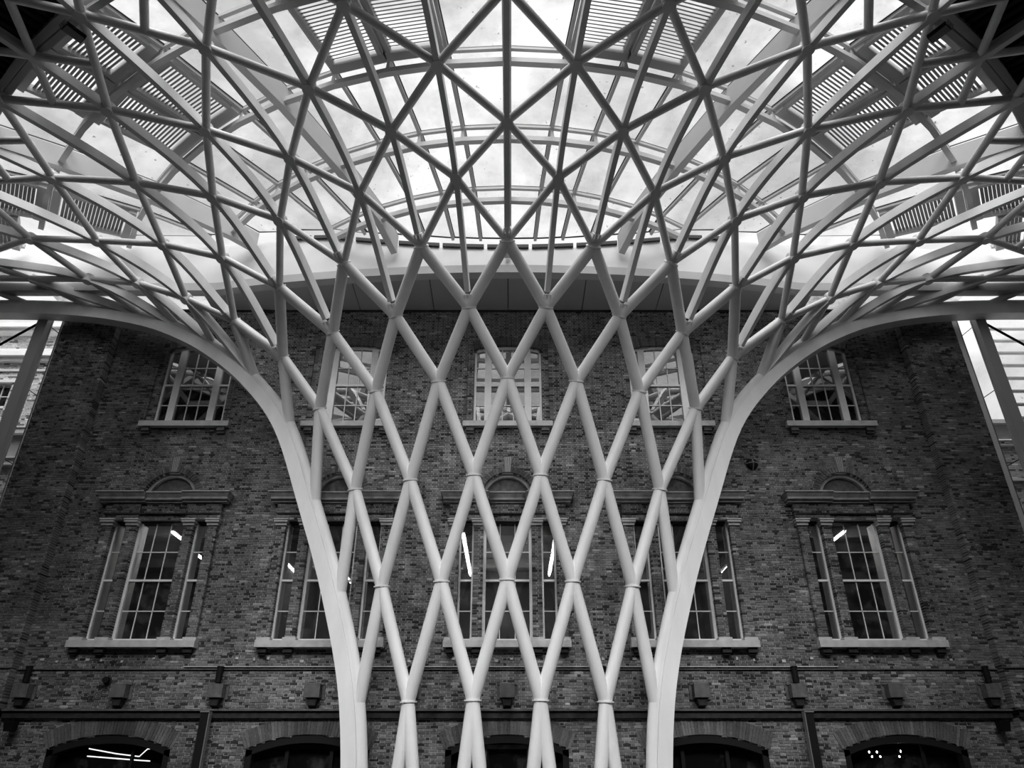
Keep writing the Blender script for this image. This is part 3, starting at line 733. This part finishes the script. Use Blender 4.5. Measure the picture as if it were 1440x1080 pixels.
# kerb, rim and soffit where the roof meets the brick façade
def along(name,x0,x1,m,f,n=10,lean=0):
    b=MB(); xs=[x0+(x1-x0)*i/n for i in range(n+1)]
    for p,q in zip(xs,xs[1:]):
        (y0,y1,z0,z1)=f(p); (Y0,Y1,Z0,Z1)=f(q)
        b.quadbox([(p,y0,z0),(q,Y0,Z0),(q,Y0+lean,Z1),(p,y0+lean,z1),(p,y1,z0),(q,Y1,Z0),(q,Y1+lean,Z1),(p,y1+lean,z1)])
    return b.build(name,m,roof)
def ktop(x): return zg(math.hypot(x,DA-kerbY(x)))-.2
KX=[-22,-16.5,-11,-5.5,0,5.5,11,16.5,22]
for p,q in zip(KX,KX[1:]):
    along('kerb',p,q,M['kerb'],lambda x:(kerbY(x),kerbY(x)+.25,16.2+E,ktop(x)),10,.3)
    along('kerb_rim',p,q,M['roofsteel'],lambda x:(kerbY(x)-.06,kerbY(x)+.3,15.88+E,16.2+E))
for k in range(-6,6):
    x0=k*2.75+.015; x1=x0+2.72
    along('soffit_panel',x0,x1,M['soffit'] if -5<k<4 else M['frosted'],lambda x:(kerbY(x)+.3,YW+.05,15.92+E,15.98+E),4)
along('soffit_joint',-11,11,M['black'],lambda x:(kerbY(x)+.3,YW+.05,16.0+E,16.02+E),12)
b=MB(); b.box(-11,11,YW-.02,YW+.3,15.86+E,17+E); b.build('wall_plate',M['roofsteel'],roof)
# opaque dark deck outside the glazed ring, falling to the concourse perimeter
for k in range(-10,10):
    along('vent_slot',k*.8+.06,k*.8+.74,M['gasket'],lambda x:(kerbY(x)+.2,kerbY(x)+.32,ktop(x)-.02,ktop(x)+.12),1)
def deck():
    b=MB(); RD=[21.05,24,30,40,52]; ZD=[17.6,17.35,16.9,14.0,9.2]; A=[math.radians(-100+5*i) for i in range(41)]
    for i in range(len(RD)-1):
        for k in range(len(A)-1):
            q=[rp(RD[i],A[k],ZD[i]+E),rp(RD[i],A[k+1],ZD[i]+E),rp(RD[i+1],A[k+1],ZD[i+1]+E),rp(RD[i+1],A[k],ZD[i+1]+E)]
            if any(p.y>23.6 for p in q): continue
            if abs(math.degrees((A[k]+A[k+1])/2))<30 and i<2: continue     # unseen gap left in the deck to let more light onto the funnel
            b.quadbox([tuple(p) for p in q]+[(p.x,p.y,p.z+.25) for p in q])
    return b.build('roof_deck',M['deck'],roof)
deck()
b=MB(); A=[math.radians(-100+5*i) for i in range(41)]
for a,c in zip(A,A[1:]):
    p,q=rp(52,a,0),rp(52,c,0)
    if max(p.y,q.y)<23: b.quadbox([tuple(p),tuple(q),(q.x,q.y,9+E+.3),(p.x,p.y,9+E+.3),(p.x*1.01,p.y-.3,0),(q.x*1.01,q.y-.3,0),(q.x*1.01,q.y-.3,9+E+.3),(p.x*1.01,p.y-.3,9+E+.3)])
tag(b.build('wall_front_blocker',M['dark']),kind='structure')  # unseen dark wall, added to keep light off the lattice undersides
b=MB()
for k in range(-110,111):
    a=math.radians(k*.75)
    if DA-23*math.cos(a)>21: continue
    P=[rp(21.1,a,17.6+E),rp(24,a,17.35+E),rp(27,a,17.0+E)]; b.sweep(P,[(math.cos(a),-math.sin(a),0)]*3,[(0,0,1)]*3,.05,.12,0)
o=b.build('deck_seam',M['black'],roof); o['kind']='stuff'
b=MB(); A=[math.radians(-66+3*i) for i in range(45)]; P=[rp(21.1,a,17.62+E) for a in A]
b.sweep(P,[(-math.sin(a),-math.cos(a),0) for a in A],[(0,0,1)]*45,.4,.3,.1); b.build('eaves_beam',M['roofsteel'],roof)

# ================================================================ gaps beside the façade: columns, screens and the neighbours
for s,l,x in ((-1,'left',-16.75),(1,'right',17.03)):
    t=empty('steel_column',(x,22.55,0)); tag(t,'tall grey steel column at the %s end of the brick building'%l,'column','steel columns beside the brick building')
    b=MB(); b.box(-.15,.15,-.14,.14,0,15.25+E); b.build('web',M['column'],t)
    for q in (-.15,.15):
        b=MB(); b.box(-.18,.18,q-.02,q+.02,0,15.25+E); b.build('flange',M['column'],t)
    b=MB(); b.tube([(s*.15,0,15.1+E),(s*3.2,0,12.6+E)],.045,8); b.build('brace_rod',M['black'],t,smooth=True)
    for k in range(5):
        b=MB(); z_=15.0-k*2.6+E; b.tube([(-s*.12,.1,z_),(-s*.30,1.5,z_)],.014,6); b.build('tie_rod',M['black'],t)
    g=empty('trim_%d'%(1 if s<0 else 2)); tag(g,kind='structure')
    b=MB(); xx=s*(16.21 if s<0 else 16.28); ww=.04 if s<0 else .11; b.box(xx-ww,xx+ww,22.75,22.9,0,15.6+E); b.build('edge_frame',M['pale_stone'],g)
    b=MB(); x2=xx+s*(ww+.02); b.box(x2-.015,x2+.015,22.74,22.88,0,15.6+E); b.build('edge_cover',M['iron'],g)
# pale brick building at the left
t=empty('brick_building',(-24,26,0)); tag(t,'pale brick building with moulded stone cornice seen beyond the left column','building')
bk=MB(); mt=MB(); z=4.0; row=0
while z<17.0:
    s_=[(-28,-16.9,26.0)]
    if 12.45<z+.03<14.55: s_=cut(s_,-21.4,-19.75,None)
    lay(bk,mt,z,s_,row,E,None,.35); z+=CO; row+=1
def tpart(b,n,m,par=None,**k):
    o=b.build(n,m,par or t,**k)
    if par is None: o.location=-t.location
    return o
tpart(mt,'wall',M['pale_mort']); o=tpart(bk,'brick_courses',M['pale_brick'],tone=True); o['kind']='stuff'
b=MB(); b.box(-28,-16.9,26.4,33,0,16.9+E); tpart(b,'core',M['pale_mort'])
for z0,z1,d in ((16.85,17.05,.5),(16.7,16.85,.35),(15.95,16.02,.12),(15.55,15.75,.4),(15.4,15.55,.25),(15.0,15.08,.08),(12.2,12.42,.2),(10.9,11.15,.2),(11.15,11.2,.26),(12.42,12.46,.24)):
    b=MB(); b.box(-28,-16.9,26-d,26.2,z0+E,z1+E); tpart(b,'cornice',M['pale_stone'])
b=MB(); b.box(-28,-16.9,25.98,26.2,11.2+E,12.2+E); tpart(b,'frieze_panel',M['soffit'])
b=MB(); b.box(-21.5,-19.65,25.9,26.1,12.4+E,12.5+E); b.box(-21.5,-19.65,25.95,26.1,14.5+E,14.62+E); tpart(b,'window_surround',M['pale_stone'])
b=MB(); x0,x1=-21.4,-19.75
b.box(x0,x0+.1,26.12,26.24,12.46+E,14.55+E); b.box(x1-.1,x1,26.12,26.24,12.46+E,14.55+E); b.box(x0,x1,26.12,26.24,13.42+E,13.52+E); b.box(x0,x1,26.12,26.24,14.45+E,14.55+E)
for q in range(1,4): b.box(x0+q*.41-.015,x0+q*.41+.015,26.15,26.2,12.46+E,14.5+E)
for z_ in (12.95,13.95): b.box(x0,x1,26.15,26.2,z_-.015+E,z_+.015+E)
wf=tpart(b,'window_frame',M['pale_stone'])
b=MB(); b.box(x0,x1,26.18,26.19,12.46+E,14.55+E); b.build('pane',M['glass_up'],wf)
# lower building at the right, sky above it
t=empty('brick_building',(20,26,0)); tag(t,'low pale brick building under open sky beyond the right column','building')
bk=MB(); mt=MB(); z=4.0; row=0
while z<12.0: lay(bk,mt,z,[(16.9,28,26.0)],row,E,None,.35); z+=CO; row+=1
tpart(mt,'wall',M['pale_mort']); o=tpart(bk,'brick_courses',M['pale_brick'],tone=True); o['kind']='stuff'
b=MB(); b.box(16.9,28,26.4,33,0,11.9+E); tpart(b,'core',M['pale_mort'])
for z0,z1,d in ((12.5,12.66,.45),(12.1,12.5,.2),(11.7,11.76,.15),(10.3,10.4,.1)):
    b=MB(); b.box(16.9,28,26-d,26.2,z0+E,z1+E); tpart(b,'cornice',M['pale_stone'])
# slatted glass screen right of the right column
t=empty('glass_screen',(19.5,24.2,0)); tag(t,'bright slatted glass screen right of the right steel column','screen')
for k in range(8):
    z_=15.9-k*.55+E
    b=MB(); b.box(-1.3,3.0,-.02,.16,z_,z_+.05); b.build('slat',M['pale_stone'],t)
    b=MB(); b.box(-1.3,3.0,.03,.045,z_+.05,z_+.55); b.build('pane',M['roofglass'],t)
b=MB(); b.box(-1.38,-1.3,-.05,.1,0,16.5+E); b.box(3.0,3.08,-.05,.1,0,16.5+E); b.build('upright',M['pale_stone'],t)
